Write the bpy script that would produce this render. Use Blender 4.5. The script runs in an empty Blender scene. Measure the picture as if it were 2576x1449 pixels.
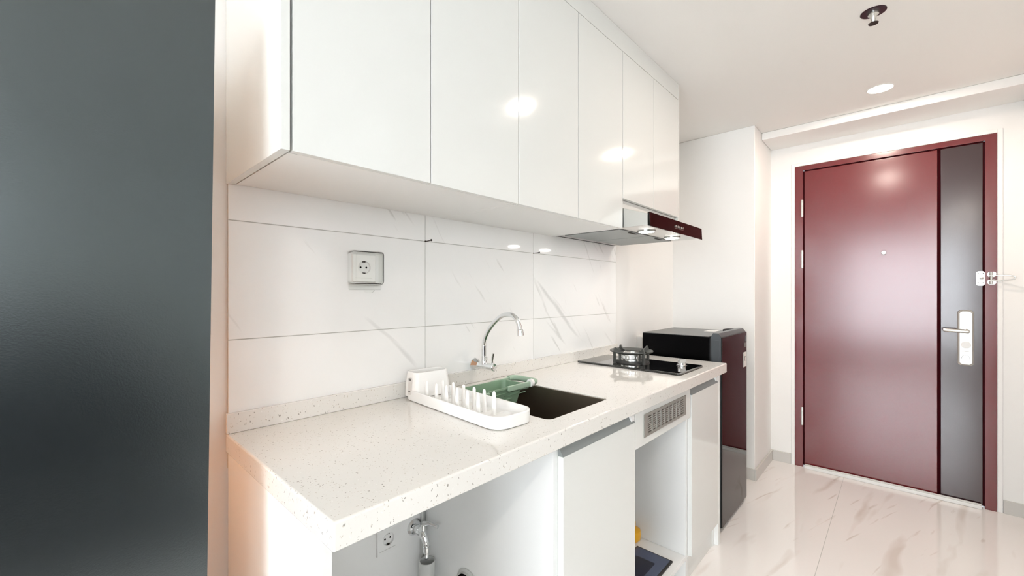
import bpy, bmesh, math, random
from mathutils import Vector, Matrix
random.seed(7)
scn = bpy.context.scene
C = scn.collection
PI = math.pi

# ---------------------------------------------------------------- helpers
ORG = {}

def box(bm, x0, x1, y0, y1, z0, z1, bev=0.0, seg=2):
    r = bmesh.ops.create_cube(bm, size=1.0)
    vs = r['verts']
    for v in vs:
        v.co = Vector(((x0 + x1) / 2 + v.co.x * (x1 - x0), (y0 + y1) / 2 + v.co.y * (y1 - y0), (z0 + z1) / 2 + v.co.z * (z1 - z0)))
    if bev:
        es = list({e for v in vs for e in v.link_edges})
        bmesh.ops.bevel(bm, geom=es, offset=bev, segments=seg, affect='EDGES', profile=0.5)
    return bm

def B(x0, x1, y0, y1, z0, z1, bev=0.0, seg=2):
    return box(bmesh.new(), x0, x1, y0, y1, z0, z1, bev, seg)

def rrect(x0, x1, y0, y1, r, n=6):
    pts = []
    for cx, cy, a0 in ((x1 - r, y1 - r, 0), (x0 + r, y1 - r, 90), (x0 + r, y0 + r, 180), (x1 - r, y0 + r, 270)):
        for k in range(n + 1):
            a = math.radians(a0 + 90 * k / n)
            pts.append((cx + r * math.cos(a), cy + r * math.sin(a)))
    return pts

def loft(bm, rings, cap0=True, cap1=True, closed=True):
    """rings: lists of 3-D points, same count"""
    vr = [[bm.verts.new(p) for p in r] for r in rings]
    n = len(vr[0])
    for a, b in zip(vr[:-1], vr[1:]):
        for i in range(n if closed else n - 1):
            j = (i + 1) % n
            bm.faces.new((a[i], a[j], b[j], b[i]))
    if cap0: bm.faces.new(list(reversed(vr[0])))
    if cap1: bm.faces.new(vr[-1])
    return bm

def lathe(bm, prof, center, axis='Z', n=28, cap=True):
    """prof: list of (radius, height along axis); radius 0 closes it"""
    cx, cy, cz = center
    rings = []
    for r, h in prof:
        ring = []
        for k in range(n):
            a = 2 * PI * k / n
            u, v = max(r, 1e-5) * math.cos(a), max(r, 1e-5) * math.sin(a)
            if axis == 'Z': ring.append((cx + u, cy + v, cz + h))
            elif axis == 'Y': ring.append((cx + u, cy + h, cz - v))
            else: ring.append((cx + h, cy + u, cz + v))
        rings.append(ring)
    return loft(bm, rings, cap, cap)

def catmull(pts, sub=6):
    P = [Vector(p) for p in pts]
    P = [2 * P[0] - P[1]] + P + [2 * P[-1] - P[-2]]
    out = []
    for i in range(1, len(P) - 2):
        a, b, c, d = P[i - 1:i + 3]
        for k in range(sub):
            t = k / sub
            out.append(0.5 * ((2 * b) + (c - a) * t + (2 * a - 5 * b + 4 * c - d) * t * t + (3 * b - a - 3 * c + d) * t ** 3))
    out.append(P[-2])
    return out

def sweep(bm, pts, r, n=14):
    pts = [Vector(p) for p in pts]
    rings = []
    up = Vector((0.31, 0.17, 0.93)).normalized()
    N = None
    for i, p in enumerate(pts):
        t = (pts[min(i + 1, len(pts) - 1)] - pts[max(i - 1, 0)]).normalized()
        if N is None:
            N = t.cross(up).normalized()
        N = (N - t * N.dot(t)).normalized()
        Bn = t.cross(N)
        rr = r[i] if isinstance(r, (list, tuple)) else r
        rings.append([p + N * rr * math.cos(2 * PI * k / n) + Bn * rr * math.sin(2 * PI * k / n) for k in range(n)])
    return loft(bm, rings)

def rod(bm, a, b, r, n=14):
    return sweep(bm, [a, b], r, n)

def xform(bm, M):
    bmesh.ops.transform(bm, matrix=M, verts=bm.verts)
    return bm

def _mesh(name, bm, mat, smooth):
    bmesh.ops.recalc_face_normals(bm, faces=bm.faces)
    me = bpy.data.meshes.new(name)
    bm.to_mesh(me); bm.free()
    if mat: me.materials.append(mat)
    if smooth:
        for p in me.polygons: p.use_smooth = True
        me.set_sharp_from_angle(angle=math.radians(smooth))
    return me

def obj(name, bm, mat, parent=None, smooth=35, label=None, cat=None, group=None, kind=None, bevel=0.0):
    """all coordinates are given in world metres"""
    co = [v.co.copy() for v in bm.verts]
    lo = Vector([min(c[i] for c in co) for i in range(3)]); hi = Vector([max(c[i] for c in co) for i in range(3)])
    if parent is None:
        org = Vector(((lo.x + hi.x) / 2, (lo.y + hi.y) / 2, lo.z))
    else:
        org = Vector(((lo.x + hi.x) / 2, (lo.y + hi.y) / 2, (lo.z + hi.z) / 2))
    bmesh.ops.translate(bm, vec=-org, verts=bm.verts)
    o = bpy.data.objects.new(name, _mesh(name, bm, mat, smooth))
    C.objects.link(o)
    if parent is not None:
        o.parent = parent
        o.location = org - ORG[parent.name]
    else:
        o.location = org
    ORG[o.name] = org
    if bevel:
        m = o.modifiers.new('bevel', 'BEVEL'); m.width = bevel; m.segments = 2; m.limit_method = 'ANGLE'; m.angle_limit = math.radians(40)
        m.harden_normals = False
    if smooth:
        wn_ = o.modifiers.new('weighted', 'WEIGHTED_NORMAL'); wn_.keep_sharp = True; wn_.weight = 100
    if label: o['label'] = label
    if cat: o['category'] = cat
    if group: o['group'] = group
    if kind: o['kind'] = kind
    return o

def thing(name, label, cat, loc, group=None, kind=None):
    o = bpy.data.objects.new(name, None); C.objects.link(o)
    o.empty_display_size = 0.05
    o.location = loc; ORG[o.name] = Vector(loc)
    if label: o['label'] = label
    if cat: o['category'] = cat
    if group: o['group'] = group
    if kind: o['kind'] = kind
    return o

def struct(name, bm, mat, **k):
    return obj(name, bm, mat, kind='structure', **k)

# ---------------------------------------------------------------- materials
def srgb(r, g, b):
    f = lambda c: (c / 255 / 12.92) if c / 255 <= 0.04045 else ((c / 255 + 0.055) / 1.055) ** 2.4
    return (f(r), f(g), f(b), 1)

def mat(name, col, rough=0.5, metal=0.0, coat=0.0, spec=0.5, coat_rough=0.03, emit=None, estr=0.0, trans=0.0, ior=1.5):
    m = bpy.data.materials.new(name); m.use_nodes = True
    p = m.node_tree.nodes['Principled BSDF']
    p.inputs['Base Color'].default_value = col
    p.inputs['Roughness'].default_value = rough
    p.inputs['Metallic'].default_value = metal
    p.inputs['Coat Weight'].default_value = coat
    p.inputs['Coat Roughness'].default_value = coat_rough
    p.inputs['Specular IOR Level'].default_value = spec
    p.inputs['IOR'].default_value = ior
    p.inputs['Transmission Weight'].default_value = trans
    if emit:
        p.inputs['Emission Color'].default_value = emit
        p.inputs['Emission Strength'].default_value = estr
    return m

def N(m, t, **k):
    n = m.node_tree.nodes.new(t)
    for a, v in k.items():
        if a.startswith('i_'):
            n.inputs[a[2:].replace('_', ' ')].default_value = v
        else: setattr(n, a, v)
    return n

def L(m, a, b): m.node_tree.links.new(a, b)
def P(m): return m.node_tree.nodes['Principled BSDF']

def ramp(m, stops, interp='LINEAR'):
    n = N(m, 'ShaderNodeValToRGB'); cr = n.color_ramp; cr.interpolation = interp
    while len(cr.elements) > 1: cr.elements.remove(cr.elements[-1])
    cr.elements[0].position = stops[0][0]; cr.elements[0].color = stops[0][1]
    for p, c in stops[1:]:
        e = cr.elements.new(p); e.color = c
    return n

def coord(m):
    g = N(m, 'ShaderNodeNewGeometry')
    return g.outputs['Position']

def noise_bump(m, scale, strength, dist=0.002, detail=3):
    n = N(m, 'ShaderNodeTexNoise'); n.inputs['Scale'].default_value = scale; n.inputs['Detail'].default_value = detail
    b = N(m, 'ShaderNodeBump'); b.inputs['Strength'].default_value = strength; b.inputs['Distance'].default_value = dist
    L(m, coord(m), n.inputs['Vector']); L(m, n.outputs['Fac'], b.inputs['Height']); L(m, b.outputs['Normal'], P(m).inputs['Normal'])
    return m

def vein_layer(m, base_sock, pos, scale, rot, thr, vcol, seed, stretch=3.0, strength=1.0):
    """thin broken marble veins: band where a warped noise crosses 0.5"""
    mp = N(m, 'ShaderNodeMapping'); mp.inputs['Rotation'].default_value = rot; mp.inputs['Scale'].default_value = (1, stretch, stretch)
    mp.inputs['Location'].default_value = (seed, seed * 0.7, seed * 1.3)
    L(m, pos, mp.inputs['Vector'])
    n = N(m, 'ShaderNodeTexNoise'); n.inputs['Scale'].default_value = scale; n.inputs['Detail'].default_value = 5; n.inputs['Distortion'].default_value = 0.8
    L(m, mp.outputs['Vector'], n.inputs['Vector'])
    s = N(m, 'ShaderNodeMath', operation='SUBTRACT'); s.inputs[1].default_value = 0.5; L(m, n.outputs['Fac'], s.inputs[0])
    a = N(m, 'ShaderNodeMath', operation='ABSOLUTE'); L(m, s.outputs[0], a.inputs[0])
    r = N(m, 'ShaderNodeMapRange'); r.inputs['From Min'].default_value = 0.0; r.inputs['From Max'].default_value = thr
    r.inputs['To Min'].default_value = 1.0; r.inputs['To Max'].default_value = 0.0
    L(m, a.outputs[0], r.inputs['Value'])
    n2 = N(m, 'ShaderNodeTexNoise'); n2.inputs['Scale'].default_value = 2.2; n2.inputs['Detail'].default_value = 2
    L(m, mp.outputs['Vector'], n2.inputs['Vector'])
    r2 = N(m, 'ShaderNodeMapRange'); r2.inputs['From Min'].default_value = 0.5; r2.inputs['From Max'].default_value = 0.64
    L(m, n2.outputs['Fac'], r2.inputs['Value'])
    mu = N(m, 'ShaderNodeMath', operation='MULTIPLY'); L(m, r.outputs[0], mu.inputs[0]); L(m, r2.outputs[0], mu.inputs[1])
    mu2 = N(m, 'ShaderNodeMath', operation='MULTIPLY'); mu2.inputs[1].default_value = strength; L(m, mu.outputs[0], mu2.inputs[0])
    mx = N(m, 'ShaderNodeMix', data_type='RGBA'); mx.inputs[7].default_value = vcol
    if hasattr(base_sock, 'is_output'): L(m, base_sock, mx.inputs[6])
    else: mx.inputs[6].default_value = base_sock
    L(m, mu2.outputs[0], mx.inputs[0])
    return mx.outputs[2]

M = {}
M['wall'] = noise_bump(mat('wall_paint', srgb(248, 248, 246), 0.75), 90, 0.08)
M['wall_dark'] = noise_bump(mat('charcoal_paint', srgb(5, 8, 12), 0.24, spec=0.5, ior=2.25), 420, 0.06, 0.001)
M['ceiling'] = noise_bump(mat('ceiling_paint', srgb(247, 246, 243), 0.85), 60, 0.05)
M['gloss'] = mat('gloss_white_laminate', srgb(229, 231, 228), 0.09, spec=0.55)
M['carcass'] = mat('white_board', srgb(240, 241, 240), 0.5)
M['edge'] = mat('white_edging', srgb(247, 248, 248), 0.4)
M['gap'] = mat('dark_fitting', srgb(60, 58, 54), 0.8)  # dark grey of the guard screws and filter latches
M['alu'] = mat('brushed_aluminium', srgb(146, 152, 152), 0.4, metal=0.15)
M['steel'] = mat('satin_steel', srgb(205, 206, 204), 0.24, metal=1.0)
M['sinksteel'] = noise_bump(mat('sink_steel', srgb(150, 140, 128), 0.4, metal=1.0), 400, 0.05, 0.0005)
M['grillesteel'] = mat('grille_steel', srgb(156, 154, 148), 0.42, metal=0.35)
M['chrome'] = mat('chrome', srgb(232, 234, 235), 0.05, metal=1.0)
M['blackglass'] = mat('black_glass', srgb(8, 9, 11), 0.04, coat=0.6)
M['black'] = mat('black_enamel', srgb(38, 39, 40), 0.42)
M['iron'] = noise_bump(mat('cast_iron', srgb(74, 76, 74), 0.45), 300, 0.1, 0.0005)
M['void'] = mat('dark_void', srgb(4, 4, 4), 0.9, spec=0.1)
M['fridgeside'] = noise_bump(mat('fridge_side_paint', srgb(3, 3, 4), 0.3, spec=0.06), 500, 0.08, 0.0004)
M['fridgetop'] = noise_bump(mat('fridge_top_sheet', srgb(78, 80, 80), 0.3), 500, 0.05, 0.0004)
M['fridgetrim'] = mat('fridge_trim', srgb(62, 67, 72), 0.3)
M['fridgedoor'] = mat('fridge_door_glass', srgb(5, 2, 3), 0.03, spec=0.3)
M['plastic'] = mat('white_plastic', srgb(246, 246, 244), 0.3)
M['rackplastic'] = mat('dish_rack_plastic', srgb(249, 249, 247), 0.33)
M['sage'] = mat('sage_plastic', srgb(128, 158, 132), 0.4)
M['sage2'] = mat('sage_light_plastic', srgb(163, 188, 166), 0.4)
M['clear'] = mat('clear_plastic', srgb(240, 244, 242), 0.08, trans=1.0, ior=1.32)
M['sticker'] = mat('paper_label', srgb(226, 222, 218), 0.6)
M['greyprint'] = mat('grey_print', srgb(120, 118, 116), 0.6)
M['yellow'] = mat('yellow_plastic', srgb(247, 184, 36), 0.35)
M['navy'] = mat('navy_glass', srgb(72, 82, 108), 0.22)
M['navydark'] = mat('navy_dark', srgb(10, 16, 44), 0.3)
M['nail'] = mat('blackened_nail', srgb(48, 40, 38), 0.5, metal=0.4)
M['pvc'] = mat('pvc_pipe', srgb(206, 208, 205), 0.35)
M['red'] = mat('maroon_varnish', srgb(108, 9, 20), 0.6, spec=0.1, coat=1.0, coat_rough=0.19)
M['redgroove'] = mat('maroon_groove', srgb(52, 6, 13), 0.9, spec=0.1)
M['baseb'] = mat('skirting_tile', srgb(214, 212, 208), 0.25)
M['grout'] = mat('grout', srgb(196, 196, 192), 0.8)
M['rubber'] = mat('black_rubber', srgb(28, 28, 30), 0.6)
M['lampwarm'] = mat('lamp_diffuser', (1, 1, 1, 1), 0.4, emit=(1.0, 0.86, 0.70, 1), estr=22.0)
M['hoodlamp'] = mat('hood_lamp_glow', (1, 1, 1, 1), 0.4, emit=(1.0, 0.97, 0.92, 1), estr=22.0)
M['wine'] = mat('dark_wine_plate', srgb(52, 30, 42), 0.35)
M['frame_w'] = mat('window_frame_paint', srgb(230, 232, 232), 0.4)
M['glass'] = mat('window_glass', (1, 1, 1, 1), 0.0, trans=1.0, ior=1.02)
M['acrylic'] = mat('sill_plastic', srgb(236, 236, 234), 0.15)

# door varnish
P(M['wall_dark']).inputs['Specular Tint'].default_value = (0.86, 0.97, 1.0, 1)
P(M['red']).inputs['Coat IOR'].default_value = 1.8
noise_bump(M['red'], 240, 0.10, 0.0006)
M['red_strip'] = noise_bump(mat('dark_maroon_strip', srgb(44, 10, 16), 0.6, spec=0.1, coat=1.0, coat_rough=0.19), 240, 0.10, 0.0006)
P(M['red_strip']).inputs['Coat IOR'].default_value = 1.8
# thin clear plastic of the socket cover
m = M['clear']; nt = m.node_tree; nt.nodes.remove(P(m))
tb = N(m, 'ShaderNodeBsdfTransparent'); tb.inputs['Color'].default_value = (0.985, 0.99, 0.985, 1)
gb = N(m, 'ShaderNodeBsdfGlossy'); gb.inputs['Roughness'].default_value = 0.06
lw = N(m, 'ShaderNodeLayerWeight'); lw.inputs['Blend'].default_value = 0.10
mxs = N(m, 'ShaderNodeMixShader'); L(m, lw.outputs['Fresnel'], mxs.inputs[0]); L(m, tb.outputs[0], mxs.inputs[1]); L(m, gb.outputs[0], mxs.inputs[2])
L(m, mxs.outputs[0], nt.nodes['Material Output'].inputs['Surface'])

# quartz worktop with small grey chips
m = M['quartz'] = mat('quartz_worktop', srgb(240, 235, 226), 0.07, coat=0.5, coat_rough=0.02)
pos = coord(m)
def chips(m, base, scale, lo, hi, thr, col, seed):
    mp = N(m, 'ShaderNodeMapping'); mp.inputs['Location'].default_value = (seed, seed, seed); mp.inputs['Rotation'].default_value = (0.9, 0.6, seed)
    mp.inputs['Scale'].default_value = (1.7, 1.7, 0.8)
    wn = N(m, 'ShaderNodeTexNoise'); wn.inputs['Scale'].default_value = 160; wn.inputs['Detail'].default_value = 2; L(m, pos, wn.inputs['Vector'])
    wa = N(m, 'ShaderNodeVectorMath', operation='MULTIPLY_ADD'); wa.inputs[1].default_value = (0.009, 0.009, 0.009); L(m, wn.outputs['Color'], wa.inputs[0]); L(m, pos, wa.inputs[2])
    L(m, wa.outputs[0], mp.inputs['Vector'])
    v = N(m, 'ShaderNodeTexVoronoi'); v.inputs['Scale'].default_value = scale; v.inputs['Randomness'].default_value = 1.0
    L(m, mp.outputs['Vector'], v.inputs['Vector'])
    r = N(m, 'ShaderNodeMapRange'); r.inputs['From Min'].default_value = lo; r.inputs['From Max'].default_value = hi; r.inputs['To Min'].default_value = 1; r.inputs['To Max'].default_value = 0
    L(m, v.outputs['Distance'], r.inputs['Value'])
    sp = N(m, 'ShaderNodeSeparateColor'); L(m, v.outputs['Color'], sp.inputs['Color'])
    g = N(m, 'ShaderNodeMath', operation='LESS_THAN'); g.inputs[1].default_value = thr; L(m, sp.outputs[0], g.inputs[0])
    mu = N(m, 'ShaderNodeMath', operation='MULTIPLY'); L(m, r.outputs[0], mu.inputs[0]); L(m, g.outputs[0], mu.inputs[1])
    mx = N(m, 'ShaderNodeMix', data_type='RGBA'); mx.inputs[7].default_value = col; L(m, mu.outputs[0], mx.inputs[0])
    if hasattr(base, 'is_output'): L(m, base, mx.inputs[6])
    else: mx.inputs[6].default_value = base
    return mx.outputs[2]
c1 = chips(m, srgb(236, 234, 229), 95, 0.16, 0.24, 0.30, srgb(164, 160, 152), 1.7)
c2 = chips(m, c1, 150, 0.18, 0.26, 0.25, srgb(206, 198, 186), 5.1)
c3 = chips(m, c2, 120, 0.18, 0.28, 0.12, srgb(246, 245, 241), 9.4)
L(m, c3, P(m).inputs['Base Color'])

def streaks(m, base, pos, ang_axis, ang, scale, stretch, lo, hi, col, seed, strength):
    """short soft veins: noise stretched along one direction, only its peaks kept"""
    mp = N(m, 'ShaderNodeMapping')
    rot = [0, 0, 0]; rot[ang_axis] = ang
    mp.inputs['Rotation'].default_value = rot
    mp.inputs['Location'].default_value = (seed, seed * 0.7, seed * 1.3)
    L(m, pos, mp.inputs['Vector'])
    sc = N(m, 'ShaderNodeMapping'); sc.inputs['Scale'].default_value = (1, stretch, stretch); L(m, mp.outputs['Vector'], sc.inputs['Vector'])
    wn = N(m, 'ShaderNodeTexNoise'); wn.inputs['Scale'].default_value = 2.5; L(m, mp.outputs['Vector'], wn.inputs['Vector'])
    ad = N(m, 'ShaderNodeVectorMath', operation='MULTIPLY_ADD'); ad.inputs[1].default_value = (0.5, 0.9, 0.9); L(m, wn.outputs['Color'], ad.inputs[0]); L(m, sc.outputs['Vector'], ad.inputs[2])
    n = N(m, 'ShaderNodeTexNoise'); n.inputs['Scale'].default_value = scale; n.inputs['Detail'].default_value = 2.5; n.inputs['Roughness'].default_value = 0.45
    L(m, ad.outputs[0], n.inputs['Vector'])
    r = N(m, 'ShaderNodeMapRange'); r.inputs['From Min'].default_value = lo; r.inputs['From Max'].default_value = hi; L(m, n.outputs['Fac'], r.inputs['Value'])
    mu = N(m, 'ShaderNodeMath', operation='MULTIPLY'); mu.inputs[1].default_value = strength; L(m, r.outputs[0], mu.inputs[0])
    mx = N(m, 'ShaderNodeMix', data_type='RGBA'); mx.inputs[7].default_value = col; L(m, mu.outputs[0], mx.inputs[0])
    if hasattr(base, 'is_output'): L(m, base, mx.inputs[6])
    else: mx.inputs[6].default_value = base
    return mx.outputs[2]
# glazed wall tile, faint veins
m = M['tile'] = mat('glazed_wall_tile', srgb(250, 251, 249), 0.07, coat=0.3)
pos = coord(m)
c = streaks(m, srgb(250, 251, 250), pos, 1, -0.72, 1.6, 11, 0.66, 0.74, srgb(208, 210, 208), 3.1, 0.6)
c = streaks(m, c, pos, 1, -0.95, 3.0, 14, 0.68, 0.76, srgb(212, 213, 210), 7.7, 0.6)
L(m, c, P(m).inputs['Base Color'])
# polished floor tile
m = M['floor'] = mat('polished_floor_tile', srgb(238, 230, 222), 0.06, coat=0.4)
pos = coord(m)
c = streaks(m, srgb(251, 248, 245), pos, 2, 0.12, 1.3, 9, 0.60, 0.74, srgb(212, 198, 186), 2.2, 0.55)
c = streaks(m, c, pos, 2, 0.3, 2.4, 14, 0.64, 0.72, srgb(206, 192, 180), 5.3, 0.5)
L(m, c, P(m).inputs['Base Color'])

# ---------------------------------------------------------------- room shell
ZC = 2.356          # ceiling height
KW = 1.246          # kitchen wall plane
# floor: polished tiles with a joint at Y = 0.27
bm = bmesh.new()
ys = [-3.33, -2.13, -1.33, -0.53, 0.27, 1.07, 1.40]
xs = [-3.9, -2.3, -0.7, 0.9, 3.75]
for a, b in zip(xs[:-1], xs[1:]):
    for c_, d in zip(ys[:-1], ys[1:]):
        box(bm, a + 0.001, b - 0.001, c_ + 0.0011, d - 0.0011, -0.02, 0.0)
fl = struct('floor', bm, M['floor'], smooth=0)
obj('grout_bed', B(-3.9, 3.75, -3.33, 1.4, -0.03, -0.0012), M['grout'], parent=fl, smooth=0)

struct('ceiling', B(-3.9, 3.75, -3.35, 1.4, ZC, ZC + 0.1), M['ceiling'], smooth=0)
struct('wall_back', B(-3.6, 3.133, KW, KW + 0.15, 0, ZC), M['wall'], smooth=0)
# charcoal screen wall beside the kitchen: lower than the ceiling, unseen warm back added for orange bounce, free edge slightly out of plumb
SH = 1.79
xe = lambda z: 0.1895 + (z - 1.24) * 0.0115
M['warm_bounce'] = noise_bump(mat('warm_bounce_back', srgb(228, 182, 140), 0.6), 40, 0.2)
bm = bmesh.new()
loft(bm, [[(-3.6, 0.926, z), (xe(z), 0.926, z), (xe(z), 0.962, z), (-3.6, 0.962, z)] for z in (0, 0.6, 1.2, SH)])
sw = struct('wall_left', bm, M['warm_bounce'], smooth=0)
bm = bmesh.new()
loft(bm, [[(-3.6, 0.920, z), (xe(z), 0.920, z), (xe(z), 0.9258, z), (-3.6, 0.9258, z)] for z in (0.001, 0.6, 1.2, SH)])
obj('charcoal_face', bm, M['wall_dark'], parent=sw, smooth=0)
# block forming the fridge recess
bm = bmesh.new(); box(bm, 3.133, 3.77, 0.70, KW + 0.15, 0, ZC, 0)
struct('wall_recess', bm, M['wall'], bevel=0.004)
# end wall around the door opening
DX = 3.62
bm = bmesh.new()
box(bm, DX, DX + 0.12, 0.550, 0.70, 0, ZC); box(bm, DX, DX + 0.12, -0.66, -0.412, 0, ZC); box(bm, DX, DX + 0.12, -0.412, 0.550, 2.152, ZC)
struct('wall_end', bm, M['wall'], smooth=0)
struct('wall_right', B(1.33, 3.62, -0.66, -0.51, 0, ZC), M['wall'], smooth=0)
vx0, vx1, vz0, vz1 = -3.25, -0.75, 1.12, 2.27      # opening of the added fill window
bm = bmesh.new()
box(bm, -3.6, vx0, -3.0, -2.85, 0, ZC); box(bm, vx1, 1.33, -3.0, -2.85, 0, ZC)
box(bm, vx0, vx1, -3.0, -2.85, 0, vz0); box(bm, vx0, vx1, -3.0, -2.85, vz1, ZC)
struct('wall_living', bm, M['wall'], smooth=0)
bm = bmesh.new()
for x in (vx0 + 0.025, (vx0 + vx1) / 2, vx1 - 0.025):
    box(bm, x - 0.0249, x + 0.0249, -2.94, -2.90, vz0, vz1)
for z in (vz0 + 0.025, vz1 - 0.025):
    box(bm, vx0 + 0.001, vx1 - 0.001, -2.939, -2.901, z - 0.0249, z + 0.0249)
w2 = struct('fill_window', bm, M['frame_w'], smooth=0)  # unseen window added to let fill light onto the kitchen fronts
for k in range(2):
    xa = vx0 + 0.05 if k == 0 else (vx0 + vx1) / 2 + 0.026
    xb = (vx0 + vx1) / 2 - 0.026 if k == 0 else vx1 - 0.05
    obj('pane', B(xa, xb, -2.923, -2.917, vz0 + 0.05, vz1 - 0.05), M['glass'], parent=w2, smooth=0)
struct('wall_corner', B(1.33, 1.48, -2.85, -0.66, 0, ZC), M['wall'], smooth=0)
# window wall at the far end of the living room, behind the camera
bm = bmesh.new()
WX = -3.6
wy0, wy1, wz0, wz1 = -1.15, 0.84, 0.30, 2.28
box(bm, WX - 0.15, WX, -3.0, wy0, 0, ZC); box(bm, WX - 0.15, WX, wy1, KW + 0.15, 0, ZC)
box(bm, WX - 0.15, WX, wy0, wy1, 0, wz0); box(bm, WX - 0.15, WX, wy0, wy1, wz1, ZC)
struct('wall_window', bm, M['wall'], smooth=0)
bm = bmesh.new()
PW = (wy1 - wy0) / 3
for y in (wy0, wy0 + PW, wy0 + 2 * PW, wy1):
    yy = min(max(y, wy0 + 0.025), wy1 - 0.025)
    box(bm, WX - 0.10, WX - 0.05, yy - 0.025, yy + 0.025, wz0, wz1)
for z in (wz0 + 0.025, wz1 - 0.025):
    box(bm, WX - 0.099, WX - 0.051, wy0 + 0.001, wy1 - 0.001, z - 0.0249, z + 0.0249)
wf = struct('window_1', bm, M['frame_w'], smooth=0)
for k in range(3):
    obj('pane', B(WX - 0.078, WX - 0.072, wy0 + PW * k + 0.026, wy0 + PW * (k + 1) - 0.026, wz0 + 0.05, wz1 - 0.05), M['glass'], parent=wf, smooth=0)

# bulkhead in front of the entrance door
struct('trim_1', B(3.325, DX, -0.509, 0.699, 2.306, ZC - 0.0005), M['wall'], bevel=0.003)

# skirting
bh = 0.075
struct('baseboard_recess', B(3.123, 3.133, 0.70, KW, 0, bh), M['baseb'], bevel=0.001)
struct('baseboard_back', B(3.123, DX - 0.0005, 0.688, 0.6995, 0, bh), M['baseb'], bevel=0.001)
struct('baseboard_left', B(DX - 0.010, DX, 0.574, 0.6875, 0, bh), M['baseb'], bevel=0.001)
struct('baseboard_right', B(DX - 0.010, DX, -0.509, -0.436, 0, bh), M['baseb'], bevel=0.001)
# plaster bead round the door frame
bm = bmesh.new()
box(bm, DX - 0.006, DX, 0.5505, 0.572, 0, 2.174); box(bm, DX - 0.006, DX, -0.434, -0.4125, 0, 2.174); box(bm, DX - 0.006, DX, -0.4125, 0.5505, 2.1525, 2.174)
struct('trim_2', bm, M['wall'], bevel=0.002)

# ---------------------------------------------------------------- entrance door
door = struct('door_1', B(DX + 0.012, DX + 0.055, -0.3635, 0.4965, 0.012, 2.113, 0), M['redgroove'], smooth=0)
bm = bmesh.new()
box(bm, DX + 0.002, DX + 0.012, -0.174, 0.4945, 0.012, 2.111, 0.002)
obj('door_panel', bm, M['red'], parent=door, label='wide maroon door panel')
bm = bmesh.new()
box(bm, DX + 0.002, DX + 0.012, -0.3585, -0.188, 0.012, 2.111, 0.002)
obj('door_panel', bm, M['red_strip'], parent=door, label='narrow darker maroon strip carrying the lock')
bm = bmesh.new()
box(bm, DX + 0.0035, DX + 0.012, 0.4948, 0.5022, 0.012, 2.1135); box(bm, DX + 0.0035, DX + 0.012, -0.3662, -0.3588, 0.012, 2.1135)
box(bm, DX + 0.0035, DX + 0.012, -0.3588, 0.4948, 2.1112, 2.1176)
obj('dark_gap_fill', bm, M['redgroove'], parent=door, smooth=0)  # matte dark fill added so the frame gap shows no bright reflection
bm = bmesh.new()
fx = DX - 0.008
box(bm, fx, DX + 0.08, 0.5025, 0.549, 0, 2.151, 0.0007)
box(bm, fx, DX + 0.08, -0.411, -0.3665, 0, 2.151, 0.0007)
box(bm, fx + 0.0004, DX + 0.08, -0.3665, 0.5025, 2.118, 2.1508, 0.0007)
obj('door_frame', bm, M['red'], parent=door)
for z0, z1 in ((1.785, 1.91), (1.417, 1.548), (0.299, 0.43)):
    bm = bmesh.new()
    lathe(bm, [(0, 0), (0.007, 0.001), (0.0085, 0.006), (0.0085, z1 - z0 - 0.006), (0.007, z1 - z0 - 0.001), (0, z1 - z0)], (fx - 0.003, 0.506, z0), n=16)
    obj('hinge', bm, M['steel'], parent=door)
# lock plate, lever, key cylinder
bm = bmesh.new()
yy0, yy1, zz0, zz1 = -0.324, -0.257, 0.815, 1.142
def oct_ring(x, s):
    c = 0.010
    a0, a1, b0, b1 = yy0 + s, yy1 - s, zz0 + s, zz1 - s
    return [(x, a0 + c, b0), (x, a1 - c, b0), (x, a1, b0 + c), (x, a1, b1 - c), (x, a1 - c, b1), (x, a0 + c, b1), (x, a0, b1 - c), (x, a0, b0 + c)]
loft(bm, [oct_ring(DX + 0.0015, 0), oct_ring(DX - 0.006, 0.001), oct_ring(DX - 0.013, 0.009)])
plate = obj('lock_plate', bm, M['steel'], parent=door, smooth=20)
bm = bmesh.new()
lathe(bm, [(0.014, 0), (0.014, -0.006), (0.010, -0.009), (0.010, -0.045), (0, -0.046)], (DX - 0.013, -0.292, 1.019), 'X', 20)
rings = []
for y, hh, dd in ((-0.303, 0.007, 0.006), (-0.297, 0.0115, 0.009), (-0.25, 0.012, 0.009), (-0.205, 0.011, 0.008), (-0.195, 0.008, 0.006)):
    zc = 1.019 + (y + 0.292) * 0.05
    rings.append([(DX - 0.055 + dd * math.cos(a), y, zc + hh * math.sin(a)) for a in [2 * PI * k / 14 for k in range(14)]])
loft(bm, rings)
obj('lever_handle', bm, M['steel'], parent=plate)
bm = bmesh.new()
lathe(bm, [(0.021, 0.0), (0.021, -0.004), (0.019, -0.006), (0, -0.006)], (DX - 0.013, -0.291, 0.938), 'X', 24)
kc = obj('key_cylinder', bm, M['plastic'], parent=plate, label='round white key cylinder')
bm = bmesh.new()
lathe(bm, [(0.017, 0.0), (0.015, -0.003), (0, -0.003)], (DX - 0.0135, -0.290, 0.862), 'X', 20)
obj('cover_button', bm, M['steel'], parent=plate)
bm = bmesh.new(); box(bm, DX - 0.0145, DX - 0.0128, -0.310, -0.273, 0.897, 0.9015)
obj('plate_marking', bm, M['plastic'], parent=plate)
# peephole
bm = bmesh.new()
lathe(bm, [(0.013, 0), (0.013, -0.003), (0.010, -0.006), (0.006, -0.006), (0, -0.005)], (DX + 0.002, 0.070, 1.503), 'X', 20)
obj('peephole', bm, M['steel'], parent=door)
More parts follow.
